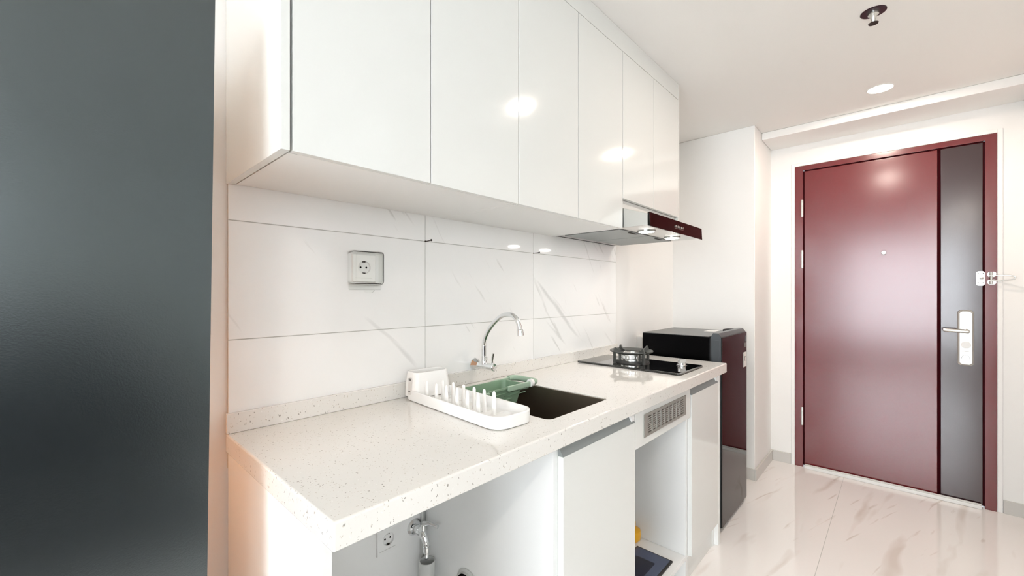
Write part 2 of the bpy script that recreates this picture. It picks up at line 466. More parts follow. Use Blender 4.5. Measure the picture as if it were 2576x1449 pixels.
# swing bar guard
bm = bmesh.new()
xg = DX - 0.003
ring = rrect(-0.366, -0.332, 1.284, 1.368, 0.012, 5)
loft(bm, [[(DX + 0.0015, a, b) for a, b in ring], [(xg - 0.001, a, b) for a, b in ring]])
rod(bm, (xg, -0.352, 1.327), (xg - 0.028, -0.352, 1.327), 0.004)
lathe(bm, [(0, 0), (0.007, 0.002), (0.008, 0.007), (0.007, 0.012), (0, 0.014)], (xg - 0.040, -0.352, 1.327), 'X', 14)
gd = obj('guard_plate', bm, M['steel'], parent=door)
for z in (1.300, 1.354):
    for y in (-0.360, -0.340):
        bm = bmesh.new()
        lathe(bm, [(0.003, 0), (0.003, -0.0012), (0, -0.0014)], (xg - 0.0006, y, z), 'X', 10)
        obj('screw', bm, M['gap'], parent=gd)
bm = bmesh.new()
for zc in (1.348, 1.305):
    ring = rrect(-0.408, -0.375, zc - 0.015, zc + 0.015, 0.011, 5)
    loft(bm, [[(fx - 0.0005, a, b) for a, b in ring], [(fx - 0.005, a, b) for a, b in ring]])
rod(bm, (fx - 0.014, -0.388, 1.292), (fx - 0.014, -0.388, 1.362), 0.006)
for z in (1.345, 1.308):
    rod(bm, (fx - 0.002, -0.388, z), (fx - 0.014, -0.388, z), 0.005)
obj('guard_catch', bm, M['steel'], parent=door)
bm = bmesh.new()
pts = [(fx - 0.018, -0.382, 1.340), (fx - 0.020, -0.42, 1.341), (fx - 0.026, -0.462, 1.338), (fx - 0.028, -0.476, 1.327), (fx - 0.026, -0.462, 1.316), (fx - 0.020, -0.42, 1.313), (fx - 0.018, -0.382, 1.314)]
sweep(bm, catmull(pts, 5), 0.0032, 10)
obj('guard_bar', bm, M['steel'], parent=door)
# threshold strip
bm = bmesh.new()
box(bm, DX - 0.034, DX - 0.010, -0.352, 0.490, 0.0005, 0.022, 0.003)
box(bm, DX - 0.028, DX - 0.010, -0.351, 0.489, 0.0225, 0.027, 0.002)
obj('threshold_strip', bm, M['acrylic'], label='white rounded draught strip on the floor along the foot of the maroon door', cat='door strip')

# ---------------------------------------------------------------- backsplash tiles
TY = 1.2355
bm = bmesh.new()
xs = [0.289, 0.8855, 1.4855, 2.254]; zs = [0.80, 1.1225, 1.4250, 1.60]
for a, b in zip(xs[:-1], xs[1:]):
    for c_, d in zip(zs[:-1], zs[1:]):
        box(bm, a + 0.0011, b - 0.0011, TY, KW - 0.0005, c_ + 0.0011, d - 0.0011, 0.0006, 1)
bs = struct('wall_tiles', bm, M['tile'], smooth=0)
obj('grout_bed', B(0.290, 2.253, TY + 0.0016, KW - 0.0006, 0.801, 1.5985), M['grout'], parent=bs, smooth=0)

# ---------------------------------------------------------------- upper cabinets
YF = 0.861; DT = 0.018; ZB = 1.516; ZD = 2.270
ep = obj('cabinet_end_panel', B(0.287, 0.3035, YF, KW - 0.002, ZB - 0.001, ZC - 0.001), M['gloss'], bevel=0.0008,
         label='tall white end panel closing the left side of the wall cabinets', cat='cabinet panel')
def wall_cab(x0, x1, xm, zb, label):
    t = thing('wall_cabinet', label, 'cabinet', ((x0 + x1) / 2, (YF + KW) / 2, zb), 'white wall cabinets above the worktop')
    bm = bmesh.new(); a, b = x0 + 0.0006, x1 - 0.0006
    y0 = YF + DT + 0.0015; y1 = TY - 0.001; th = 0.016
    box(bm, a, a + th, y0, y1, zb, ZD); box(bm, b - th, b, y0, y1, zb, ZD)
    box(bm, a + th, b - th, y0, y1, zb + 0.0006, zb + th); box(bm, a + th, b - th, y0, y1, ZD - th, ZD - 0.0006)
    box(bm, a + th, b - th, y1 - 0.006, y1 - 0.0006, zb + th, ZD - th)
    obj('carcass', bm, M['carcass'], parent=t, smooth=0)
    for p, q in ((x0, xm), (xm, x1)):
        obj('door', B(p + 0.0016, q - 0.0016, YF, YF + DT, zb - (0.0 if zb > 1.55 else 0.0), ZD - 0.0015), M['gloss'], parent=t, bevel=0.001)
    return t
wall_cab(0.3065, 0.965, 0.634, ZB, 'white gloss two-door wall cabinet nearest the charcoal wall, above the covered socket')
wall_cab(0.965, 1.629, 1.292, ZB, 'middle white gloss two-door wall cabinet above the sink tap')
wall_cab(1.629, 2.237, 1.933, 1.645, 'shorter white gloss two-door wall cabinet over the cooker hood')
obj('cabinet_side_panel', B(2.2375, 2.252, YF, KW - 0.002, 1.622, ZC - 0.001), M['gloss'], bevel=0.0008,
    label='thin white side panel at the far right end of the wall cabinets', cat='cabinet panel')
obj('cabinet_filler', B(0.3065, 2.237, YF + 0.001, YF + 0.018, ZD + 0.0015, ZC - 0.001), M['gloss'], bevel=0.0008,
    label='long white filler strip between wall cabinet doors and ceiling', cat='cabinet filler')

# ---------------------------------------------------------------- cooker hood
HX0, HX1 = 1.6325, 2.235
hood = thing('cooker_hood', 'slim silver slide-out cooker hood with dark glass front over the hob', 'cooker hood', ((HX0 + HX1) / 2, 1.0, 1.515))
zb = 1.520
bm = bmesh.new()
prof = [(0.752, zb), (1.222, zb), (1.222, 1.642), (0.885, 1.642), (0.885, 1.604), (0.860, 1.602), (0.752, 1.566)]
loft(bm, [[(x, y, z) for y, z in prof] for x in (HX0, HX1)])
body = obj('hood_body', bm, M['steel'], parent=hood, smooth=0, bevel=0.001)
bm = bmesh.new()
prof = [(0.7515, 1.517), (0.7515, 1.570), (0.744, 1.572), (0.741, 1.515)]
loft(bm, [[(x, y, z) for y, z in prof] for x in (HX0 - 0.003, HX1 + 0.010)])
front = obj('glass_front', bm, M['fridgedoor'], parent=hood, smooth=0)
for k in range(5):
    bm = bmesh.new()
    lathe(bm, [(0.0052, 0), (0.0052, -0.003), (0.004, -0.004), (0, -0.004)], (1.90 + 0.021 * k, 0.7425, 1.544), 'Y', 12)
    obj('control_button', bm, M['steel'], parent=front)
obj('control_marking', B(1.888, 1.996, 0.741, 0.7432, 1.5345, 1.5362), M['steel'], parent=front, smooth=0)
for i, x in enumerate((1.793, 2.083)):
    bm = bmesh.new(); lathe(bm, [(0.040, 0), (0.040, -0.004), (0.034, -0.005), (0.034, -0.0015)], (x, 0.832, zb), 'Z', 28)
    hl = obj('lamp', bm, M['steel'], parent=hood)
    bm = bmesh.new(); lathe(bm, [(0.033, 0), (0.0335, -0.0052), (0, -0.0075)], (x, 0.832, zb - 0.0003), 'Z', 28)
    obj('lamp_lens', bm, M['hoodlamp'], parent=hl)
for x0, x1 in ((1.655, 1.930), (1.938, 2.213)):
    f = obj('grease_filter', B(x0, x1, 0.888, 1.180, zb - 0.0035, zb - 0.0002), M['alu'], parent=hood, bevel=0.001)
    xm = (x0 + x1) / 2
    obj('filter_latch', B(xm - 0.036, xm + 0.036, 0.893, 0.905, zb - 0.0060, zb - 0.0038), M['gap'], parent=f, bevel=0.0008)
obj('front_strip', B(HX0 + 0.002, HX1 - 0.002, 0.8795, 0.8845, 1.6055, 1.6435), M['gloss'], parent=hood, smooth=0)
obj('rear_gap_shade', B(HX0 + 0.002, HX1 - 0.002, 1.2225, 1.2340, zb, 1.56), M['rubber'], parent=hood, smooth=0)  # dark strip standing for the shaded gap behind the hood

# ---------------------------------------------------------------- base cabinets
CF = 0.650; CY = 0.6686; ZT = 0.842
PB = 1.232
obj('base_end_panel', B(0.2895, 0.3060, 0.684, KW - 0.012, 0.001, ZT - 0.001), M['carcass'], bevel=0.0008,
    label='white end panel under the left end of the worktop', cat='cabinet panel')

def jpull(x0, x1, ztop):
    bm = bmesh.new()
    prof = [(CF + 0.0005, ztop - 0.0), (CF + 0.0175, ztop + 0.026), (CF + 0.0175, ztop + 0.0), ]
    loft(bm, [[(x, y, z) for y, z in prof] for x in (x0, x1)])
    return bm

def endcap(x):
    bm = bmesh.new()
    pts = [(CF + 0.018, 0.812), (CF + 0.003, 0.812)]
    for k in range(7):
        a = PI / 2 * k / 6
        pts.append((CF + 0.018 - 0.016 * math.cos(a), 0.820 + 0.018 * math.sin(a)))
    loft(bm, [[(xx, y, z) for y, z in pts] for xx in (x - 0.020, x)])
    return bm

# unit under the sink
def base_unit(x0, x1, label):
    t = thing('base_cabinet', label, 'cabinet', ((x0 + x1) / 2, 0.95, 0.0), 'white base cabinets with aluminium grips')
    bm = bmesh.new(); th = 0.0225
    box(bm, x0, x0 + th, CY, PB, 0.001, ZT - 0.001); box(bm, x1 - th, x1, CY, PB, 0.001, ZT - 0.001)
    box(bm, x0 + th, x1 - th, CY + 0.001, PB, 0.100, 0.116)
    box(bm, x0 + th, x1 - th, PB - 0.006, PB - 0.0005, 0.116, ZT - 0.002)
    obj('carcass', bm, M['carcass'], parent=t, smooth=0)
    return t
u1 = base_unit(0.886, 1.316, 'white base cabinet door unit under the sink, left of the open niche')
d = obj('door', B(0.905, 1.3145, CF, CF + DT, 0.112, 0.806), M['gloss'], parent=u1, bevel=0.001)
obj('grip_profile', jpull(0.905, 1.3145, 0.8065), M['alu'], parent=d, smooth=0)
obj('end_cap', endcap(1.3145), M['plastic'], parent=d)
obj('toe_kick', B(0.905, 1.314, CY + 0.004, CY + 0.02, 0.001, 0.0995), M['gloss'], parent=u1, smooth=0)
u3 = base_unit(1.819, 2.198, 'narrow white base cabinet at the right end beside the fridge')
d = obj('door', B(1.838, 2.1965, CF, CF + DT, 0.112, 0.804), M['gloss'], parent=u3, bevel=0.001)
obj('grip_profile', jpull(1.838, 2.196, 0.8045), M['alu'], parent=d, smooth=0)
obj('end_cap', endcap(2.196), M['plastic'], parent=d)
obj('side_panel', B(2.1985, 2.222, CF, PB, 0.001, ZT - 0.001), M['carcass'], parent=u3, bevel=0.0006)
obj('toe_kick', B(1.838, 2.192, CY + 0.004, CY + 0.02, 0.001, 0.0995), M['gloss'], parent=u3, smooth=0)
# open niche with vent panel
nc = thing('open_niche_cabinet', 'open white niche under the hob with a steel vent grille above it', 'cabinet', (1.57, 0.95, 0))
obj('shelf', B(1.3175, 1.8175, CY - 0.002, PB, 0.100, 0.118), M['carcass'], parent=nc, bevel=0.0006)
vp = obj('vent_panel', B(1.3185, 1.8240, CF + 0.001, CF + 0.017, 0.712, ZT - 0.0012), M['gloss'], parent=nc, bevel=0.0008)
gx0, gx1, gz0, gz1 = 1.3815, 1.7660, 0.738, 0.818
obj('grille_shade', B(gx0 + 0.002, gx1 - 0.002, CF + 0.0002, CF + 0.0009, gz0 + 0.002, gz1 - 0.002), mat('grille_shadow', srgb(88, 82, 76), 0.6), parent=vp, smooth=0)  # dark sheet coloured as the shade inside the vent slots
bm = bmesh.new(); g0, g1 = CF - 0.0024, CF + 0.0001
box(bm, gx0, gx1, g0, g1, gz1 - 0.010, gz1); box(bm, gx0, gx1, g0, g1, gz0, gz0 + 0.010)
box(bm, gx0, gx0 + 0.026, g0, g1, gz0 + 0.010, gz1 - 0.010); box(bm, gx1 - 0.026, gx1, g0, g1, gz0 + 0.010, gz1 - 0.010)
ncol = 9; cw = (gx1 - gx0 - 0.052) / ncol
for k in range(ncol):
    xa = gx0 + 0.026 + k * cw
    if k: box(bm, xa - 0.006, xa + 0.006, g0, g1, gz0 + 0.010, gz1 - 0.010)
    for j in range(1, 8):
        z = gz0 + 0.010 + (gz1 - gz0 - 0.020) * j / 8
        box(bm, xa + (0.006 if k else 0), xa + cw - (0.006 if k < ncol - 1 else 0), g0 + 0.0004, g1, z - 0.0022, z + 0.0022)
gr = obj('vent_grille', bm, M['grillesteel'], parent=vp, smooth=0)
for k in range(1, ncol):
    xa = gx0 + 0.026 + k * cw
    obj('grille_rib', B(xa - 0.0009, xa + 0.0009, g0 - 0.003, g0, gz0 + 0.012, gz1 - 0.012), M['steel'], parent=gr, smooth=0)

# things inside the niche
BX, BY = 1.7735, 0.892
bm = bmesh.new()
box(bm, 1.40, 1.735, 0.690, 0.848, 0.119, 0.127, 0.002)
tr = obj('glass_panel', bm, M['rubber'], label='navy glass panel with black rim lying on the niche shelf', cat='panel')
obj('glass_surface', B(1.408, 1.727, 0.698, 0.842, 0.1272, 0.1284), M['navy'], parent=tr, smooth=0)
obj('dark_square', B(1.44, 1.665, 0.735, 0.815, 0.1286, 0.1290), M['navydark'], parent=tr, smooth=0)  # darker navy square on the panel surface
bm = bmesh.new()
lathe(bm, [(0, 0), (0.028, 0.0), (0.037, 0.010), (0.0395, 0.028), (0.037, 0.048), (0.024, 0.056), (0.014, 0.058), (0.014, 0.066), (0, 0.066)], (BX, BY, 0.1185), 'Z', 28)
yb = obj('bottle', bm, M['yellow'], label='small round yellow bottle at the back of the open niche', cat='bottle')
bm = bmesh.new(); lathe(bm, [(0.015, 0), (0.016, 0.002), (0.016, 0.016), (0.013, 0.018), (0, 0.018)], (BX, BY, 0.185), 'Z', 20)
obj('bottle_cap', bm, M['yellow'], parent=yb)

# ---------------------------------------------------------------- worktop with sink cut-out
HC = 0.89; KX0, KX1, KY0, KY1 = 0.284, 2.279, 0.633, 1.234
SX0, SX1, SY0, SY1 = 0.921, 1.240, 0.709, 1.128
bm = bmesh.new()
outer = [(KX0, KY0), (KX1, KY0), (KX1, KY1), (KX0, KY1)]
inner = rrect(SX0, SX1, SY0, SY1, 0.018, 5)
vo = [bm.verts.new((x, y, HC)) for x, y in outer]; vi = [bm.verts.new((x, y, HC)) for x, y in inner]
es = [bm.edges.new((a, b)) for a, b in zip(vo, vo[1:] + vo[:1])] + [bm.edges.new((a, b)) for a, b in zip(vi, vi[1:] + vi[:1])]
r = bmesh.ops.triangle_fill(bm, use_beauty=True, edges=es)
faces = [f for f in bm.faces]
r = bmesh.ops.extrude_face_region(bm, geom=faces)
vs = [g for g in r['geom'] if isinstance(g, bmesh.types.BMVert)]
bmesh.ops.translate(bm, verts=vs, vec=(0, 0, -(HC - 0.8425)))
bmesh.ops.recalc_face_normals(bm, faces=bm.faces)
bm.verts.ensure_lookup_table()
def is_out(v): return min(abs(v.co.x - KX0), abs(v.co.x - KX1), abs(v.co.y - KY0), abs(v.co.y - KY1)) < 1e-5
def corner(v): return min(abs(v.co.x - KX0), abs(v.co.x - KX1)) < 1e-5 and min(abs(v.co.y - KY0), abs(v.co.y - KY1)) < 1e-5
be = [e for e in bm.edges if all(corner(v) for v in e.verts)]
bmesh.ops.bevel(bm, geom=be, offset=0.0045, segments=3, affect='EDGES', profile=0.5)
be = [e for e in bm.edges if len(e.link_faces) == 2 and abs(e.verts[0].co.z - HC) < 1e-5 and abs(e.verts[1].co.z - HC) < 1e-5 and not any(is_out(v) for v in e.verts) and e.calc_face_angle(0) > 0.5]
bmesh.ops.bevel(bm, geom=be, offset=0.0018, segments=2, affect='EDGES', profile=0.5)
wt = obj('worktop', bm, M['quartz'], smooth=30, label='long cream speckled quartz worktop with sink cut-out', cat='worktop')
obj('upstand', B(KX0, KX1 - 0.03, 1.2215, 1.2345, HC + 0.0003, 0.940, 0.0015), M['quartz'], parent=wt)
# raised drip edge along the left end
# ---------------------------------------------------------------- sink
sink = thing('sink', 'dark stainless steel sink set under the quartz worktop', 'sink', ((SX0 + SX1) / 2, (SY0 + SY1) / 2, 0.66))
bm = bmesh.new()
def ring3(s, z, r): return [(x, y, z) for x, y in rrect(SX0 + s, SX1 - s, SY0 + s, SY1 - s, r, 5)]
loft(bm, [ring3(0.0006, HC - 0.0035, 0.018), ring3(0.003, HC - 0.0030, 0.018), ring3(0.0045, HC - 0.006, 0.018), ring3(0.009, 0.690, 0.022), ring3(0.015, 0.674, 0.03), ring3(0.03, 0.670, 0.03)], cap0=False, cap1=True)
sb = obj('sink_bowl', bm, M['sinksteel'], parent=sink)
mod = sb.modifiers.new('solid', 'SOLIDIFY'); mod.thickness = 0.0012; mod.offset = -1
bm = bmesh.new(); lathe(bm, [(0.045, 0.0008), (0.045, 0.003), (0.036, 0.004), (0.030, 0.001), (0, 0.001)], (1.08, 0.92, 0.670), 'Z', 28)
dr = obj('drain', bm, M['steel'], parent=sink)

# ---------------------------------------------------------------- tap
fx_ = 1.12
tap = thing('kitchen_tap', 'chrome wall-mounted swan neck tap over the sink', 'tap', (1.12, TY, 0.94))
bm = bmesh.new()
lathe(bm, [(0.0262, -0.0005), (0.0262, -0.005), (0.0135, -0.026), (0.0125, -0.030), (0.0, -0.030)], (fx_, TY, 0.9595), 'Y', 8)
obj('flange', bm, M['chrome'], parent=tap, smooth=10)
bm = bmesh.new()
lathe(bm, [(0.0115, 0), (0.0128, -0.010), (0.0128, -0.060), (0.0145, -0.062), (0.0145, -0.084), (0.0125, -0.086), (0, -0.084)], (fx_, TY - 0.026, 0.9595), 'Y', 22)
lathe(bm, [(0.0, -0.010), (0.012, -0.006), (0.012, 0.012), (0.0105, 0.016), (0.0105, 0.022), (0.0125, 0.023), (0.0125, 0.035), (0.009, 0.037), (0, 0.037)], (fx_, 1.180, 0.9595), 'Z', 22)
obj('valve_body', bm, M['chrome'], parent=tap)
bm = bmesh.new()
pts = [(1.1815, 0.99), (1.1815, 1.02), (1.1805, 1.045), (1.171, 1.073), (1.150, 1.104), (1.118, 1.134), (1.086, 1.155), (1.055, 1.1625), (1.030, 1.160), (1.010, 1.147), (0.999, 1.127), (0.994, 1.108)]
pp = catmull([(fx_, y, z) for y, z in pts], 5)
sweep(bm, pp, 0.0088, 16)
sp = obj('spout', bm, M['chrome'], parent=tap)
bm = bmesh.new()
rings = []
a = Vector((fx_, 0.9945, 1.112)); dirv = Vector((0, -0.16, -1)).normalized()
sweep(bm, [a, a + dirv * 0.004, a + dirv * 0.005, a + dirv * 0.024], [0.0092, 0.0118, 0.0124, 0.0118], 20)
obj('aerator', bm, M['chrome'], parent=sp)
bm = bmesh.new()
sweep(bm, [(fx_, 1.136, 0.970), (fx_, 1.135, 0.984), (fx_ , 1.130, 1.012)], [0.0042, 0.0040, 0.0052], 12)
obj('lever', bm, M['chrome'], parent=tap)

# ---------------------------------------------------------------- dish rack
Rm = Matrix.Translation((0.834, 0.972, HC)) @ Matrix.Rotation(math.radians(-4.2), 4, 'Z')
rack = thing('dish_rack', 'long white plastic dish drying rack with pegs and cutlery cup', 'dish rack', (0.834, 0.972, HC))
W, Ln = 0.072, 0.240
def rr(s, z, rad): return [(x, y, z) for x, y in rrect(-W + s, W - s, -Ln + s, Ln - s, rad, 7)]
bm = bmesh.new()
loft(bm, [rr(0.004, 0.0008, 0.040), rr(0.001, 0.003, 0.043), rr(0.0005, 0.028, 0.043), rr(0.0, 0.033, 0.043), rr(0.0012, 0.0348, 0.042), rr(0.004, 0.0352, 0.040), rr(0.0065, 0.034, 0.038), rr(0.0085, 0.020, 0.036), rr(0.012, 0.0115, 0.032), rr(0.018, 0.0095, 0.028)])
for k in range(9):
    y = -0.17 + k * 0.038
    box(bm, -0.052, 0.050, y - 0.0015, y + 0.0015, 0.009, 0.0108)
obj('tray', xform(bm, Rm), M['rackplastic'], parent=rack, smooth=50)
bm = bmesh.new()
def cup(s, z, rad, y0=0.160, y1=0.2385): return [(x, y, z) for x, y in rrect(-0.0705 + s, 0.0705 - s, y0 + s, y1 - s, rad, 6)]
loft(bm, [cup(0.0005, 0.012, 0.018), cup(0.0015, 0.05, 0.018), cup(0.006, 0.088, 0.018), cup(0.0078, 0.0915, 0.018), cup(0.010, 0.0915, 0.016), cup(0.0115, 0.089, 0.015), cup(0.010, 0.03, 0.014), cup(0.014, 0.022, 0.012)])
cupo = obj('cutlery_cup', xform(bm, Rm), M['rackplastic'], parent=rack, smooth=50)
bm = bmesh.new()
ring = rrect(-0.010, 0.010, 0.020, 0.074, 0.008, 5)
loft(bm, [[(-0.0722 + (b - 0.045) * 0.07, 0.192 + a, b) for a, b in ring], [(-0.0690 + (b - 0.045) * 0.07, 0.192 + a, b) for a, b in ring]])
lb = obj('label_window', xform(bm, Rm), M['sticker'], parent=cupo, label='white sticker on the side of the cup')
bm = bmesh.new(); box(bm, -0.0716, -0.0700, 0.184, 0.200, 0.0655, 0.0725)
obj('label_print', xform(bm, Rm), M['greyprint'], parent=lb)
bm = bmesh.new(); box(bm, -0.0748, -0.0735, 0.186, 0.197, 0.0300, 0.0325)
obj('label_print', xform(bm, Rm), M['greyprint'], parent=lb)
peg_src = None
pegs = [(0.8015, y, 0.0125, 0.058) for y in (0.868, 0.914, 0.960, 1.010, 1.060, 1.110)] + [(0.832, y, 0.0105, 0.064) for y in (0.836, 0.876, 0.919, 0.966, 1.015, 1.066)]
for (x, y, zb_, h) in pegs:
    bm = bmesh.new()
    q = 0.0076
    prof = [(q + 0.0012, -0.003), (q, 0.002), (q * 0.93, h * 0.4), (q * 0.74, h - 0.007), (q * 0.60, h - 0.0028), (q * 0.33, h - 0.0005), (0, h)]
    rings = []
    for r_, z_ in prof:
        rings.append([(x + max(r_, 1e-5) * 0.72 * math.cos(2 * PI * k / 18), y + max(r_, 1e-5) * math.sin(2 * PI * k / 18), HC + zb_ + z_) for k in range(18)])
    loft(bm, rings)
    obj('peg', bm, M['rackplastic'], parent=rack, smooth=60)

# ---------------------------------------------------------------- sink basket
bk = thing('sink_basket', 'sage green sink strainer basket hanging across the back of the sink', 'basket', (1.07, 1.05, 0.84))
bx0, bx1, by0, by1 = 0.930, 1.160, 1.004, 1.116
def bring(s, z, r, d=0.0): return [(x, y, z) for x, y in rrect(bx0 + s, bx1 - s, by0 + s, by1 - s, r, 6)]
bm = bmesh.new()
zt = 0.911
loft(bm, [bring(0.020, 0.842, 0.016), bring(0.016, 0.845, 0.018), bring(0.004, zt - 0.008, 0.02), bring(0.003, zt - 0.006, 0.02), bring(-0.001, zt - 0.006, 0.022), bring(-0.001, zt, 0.022), bring(0.004, zt, 0.02), bring(0.006, zt - 0.005, 0.02), bring(0.018, 0.848, 0.018), bring(0.022, 0.845, 0.016)])
for z, x0_, x1_ in ((0.890, 0.975, 1.185), (0.878, 1.06, 1.17), (0.866, 0.99, 1.10)):
    y = by0 + 0.004 + (zt - 0.008 - z) * 0.19
    box(bm, x0_, x1_, y - 0.0025, y + 0.002, z - 0.0015, z + 0.0015, 0.0008, 1)
bko = obj('basket_tray', bm, M['sage'], parent=bk, smooth=45)
for q in ((1.065, 1.184, by0 - 0.008, by0 + 0.003, 0.896, 0.9150, 0.003), (0.935, 0.975, by0 - 0.006, by0 + 0.003, 0.897, 0.909, 0.002),
          (1.100, 1.193, by1 - 0.003, by1 + 0.006, 0.898, 0.913, 0.003), (0.935, 0.975, by1 - 0.003, by1 + 0.006, 0.897, 0.909, 0.002)):
    obj('slide_rail', B(*q), M['sage2'], parent=bk, smooth=45)
bm = bmesh.new()
sweep(bm, catmull([(1.192, 1.002, 0.909), (1.212, 1.004, 0.909), (1.230, 1.020, 0.907), (1.236, 1.055, 0.905), (1.231, 1.092, 0.907), (1.216, 1.114, 0.908), (1.191, 1.118, 0.908)], 5), 0.0110, 16)
hk = obj('end_hook', bm, M['sage2'], parent=bk)
bm = bmesh.new()
sweep(bm, catmull([(0.938, 1.002, 0.903), (0.930, 1.006, 0.903), (0.925, 1.022, 0.903), (0.924, 1.055, 0.903), (0.925, 1.088, 0.903), (0.930, 1.104, 0.903), (0.938, 1.108, 0.903)], 5), 0.005, 14)
obj('end_hook', bm, M['sage2'], parent=bk)
bm = bmesh.new()
rod(bm, (1.1815, 1.001, 0.909), (1.1945, 1.0015, 0.909), 0.0145, 20)
obj('lock_ring', bm, M['rackplastic'], parent=bk, label='white ring on the basket arm')
bm = bmesh.new()
rod(bm, (1.130, 1.055, 0.8425), (1.130, 1.055, 0.800), 0.006)
obj('drain_foot', bm, M['sage2'], parent=bk)

# ---------------------------------------------------------------- hob
hob = thing('gas_hob', 'black glass single burner gas hob set in the worktop near the fridge', 'hob', (1.93, 0.945, HC))
hx0, hx1, hy0, hy1 = 1.785, 2.078, 0.680, 1.200
bm = bmesh.new()
def hr(s, z, r): return [(x, y, z) for x, y in rrect(hx0 + s, hx1 - s, hy0 + s, hy1 - s, r, 5)]
loft(bm, [hr(0.004, HC + 0.0006, 0.010), hr(0.0, HC + 0.003, 0.012), hr(0.0, HC + 0.007, 0.012), hr(0.003, HC + 0.0092, 0.010), hr(0.007, HC + 0.0095, 0.008)])
obj('glass_top', bm, M['blackglass'], parent=hob)
bm = bmesh.new()
bcx, bcy, z0 = 1.932, 0.975, HC + 0.0096
lathe(bm, [(0.088, 0.0), (0.086, 0.004), (0.055, 0.010), (0.050, 0.010), (0.050, 0.006), (0, 0.006)], (bcx, bcy, z0), 'Z', 40)
burner = obj('burner_bowl', bm, M['black'], parent=hob)
bm = bmesh.new()
lathe(bm, [(0.049, 0.007), (0.052, 0.010), (0.052, 0.018), (0.046, 0.020), (0.046, 0.034), (0.054, 0.036), (0.054, 0.040), (0.045, 0.044), (0.030, 0.044), (0.028, 0.038), (0.018, 0.038), (0.018, 0.043), (0, 0.043)], (bcx, bcy, z0), 'Z', 40)
for k in range(24):
    a = 2 * PI * k / 24
    rod(bm, (bcx + 0.046 * math.cos(a), bcy + 0.046 * math.sin(a), z0 + 0.021), (bcx + 0.046 * math.cos(a), bcy + 0.046 * math.sin(a), z0 + 0.034), 0.0022, 6)
bc = obj('burner_head', bm, M['steel'], parent=hob)
for k in range(6):
    a = 2 * PI * k / 6 + 0.3
    bm = B(0.033, 0.041, -0.011, 0.011, z0 + 0.0425, z0 + 0.0485, 0.0012, 1)
    obj('burner_lug', xform(bm, Matrix.Translation((bcx, bcy, 0)) @ Matrix.Rotation(a, 4, 'Z')), M['steel'], parent=bc)
# pan support: flat sloping ring, four window-frame legs, pointed fingers
bm = bmesh.new()
zr = 0.058
lathe(bm, [(0.090, zr - 0.004), (0.103, zr + 0.001), (0.104, zr - 0.003), (0.100, zr - 0.007), (0.090, zr - 0.010), (0.078, zr - 0.014), (0.077, zr - 0.010), (0.090, zr - 0.004)], (bcx, bcy, z0), 'Z', 48, False)
def radial_plate(bm, pts, ang, w=0.0032, solid=True):
    c_, s_ = math.cos(ang), math.sin(ang)
    rings = []
    for side in (-w, w):
        rings.append([(bcx + r * c_ - side * s_, bcy + r * s_ + side * c_, z0 + z) for r, z in pts])
    loft(bm, rings)
angs = [math.radians(a) for a in (62, 152, 242, 332)]
for a in angs:
    radial_plate(bm, [(0.104, zr - 0.002), (0.096, zr + 0.018), (0.090, zr + 0.018), (0.076, zr + 0.004), (0.052, zr - 0.004), (0.050, zr - 0.014), (0.080, zr - 0.013)], a)
    radial_plate(bm, [(0.104, zr - 0.003), (0.092, zr - 0.003), (0.092, 0.001), (0.104, 0.001)], a, 0.0048)
    radial_plate(bm, [(0.094, 0.015), (0.062, 0.015), (0.062, 0.006), (0.094, 0.006)], a)
    radial_plate(bm, [(0.070, zr - 0.010), (0.062, zr - 0.010), (0.062, 0.010), (0.070, 0.010)], a)
obj('pan_support', bm, M['iron'], parent=hob, smooth=30)
bm = bmesh.new()
kx, ky = 1.998, 0.752
lathe(bm, [(0.0205, 0), (0.0205, 0.003), (0.0185, 0.005), (0.0180, 0.0125), (0, 0.0125)], (kx, ky, z0), 'Z', 24)
box(bm, kx - 0.0165, kx + 0.0165, ky - 0.0075, ky + 0.0075, z0 + 0.012, z0 + 0.030, 0.002)
kn = obj('control_knob', xform(bm, Matrix.Translation((kx, ky, 0)) @ Matrix.Rotation(math.radians(-42), 4, 'Z') @ Matrix.Translation((-kx, -ky, 0))), M['chrome'], parent=hob)
bm = bmesh.new(); lathe(bm, [(0.024, 0), (0.024, 0.0012), (0, 0.0013)], (kx, ky, z0), 'Z', 28)
obj('knob_seat', bm, M['black'], parent=hob)

# ---------------------------------------------------------------- fridge
FX0, FX1 = 2.330, 2.800
fr = thing('mini_fridge', 'low black mini fridge standing beside the worktop', 'fridge', (2.565, 0.9, 0))
bm = bmesh.new(); box(bm, FX0, FX1, 0.7325, 1.106, 0.028, 1.0085, 0.004)
obj('fridge_body', bm, M['fridgeside'], parent=fr)
bm = bmesh.new(); box(bm, FX0 + 0.0005, FX1 - 0.0005, 0.735, 1.1055, 1.0088, 1.0125, 0.0012)
obj('top_sheet', bm, M['fridgetop'], parent=fr)
bm = bmesh.new(); box(bm, FX0 + 0.004, FX1 - 0.004, 0.7265, 0.7322, 0.035, 1.005)
obj('door_gasket', bm, M['rubber'], parent=fr, smooth=0)
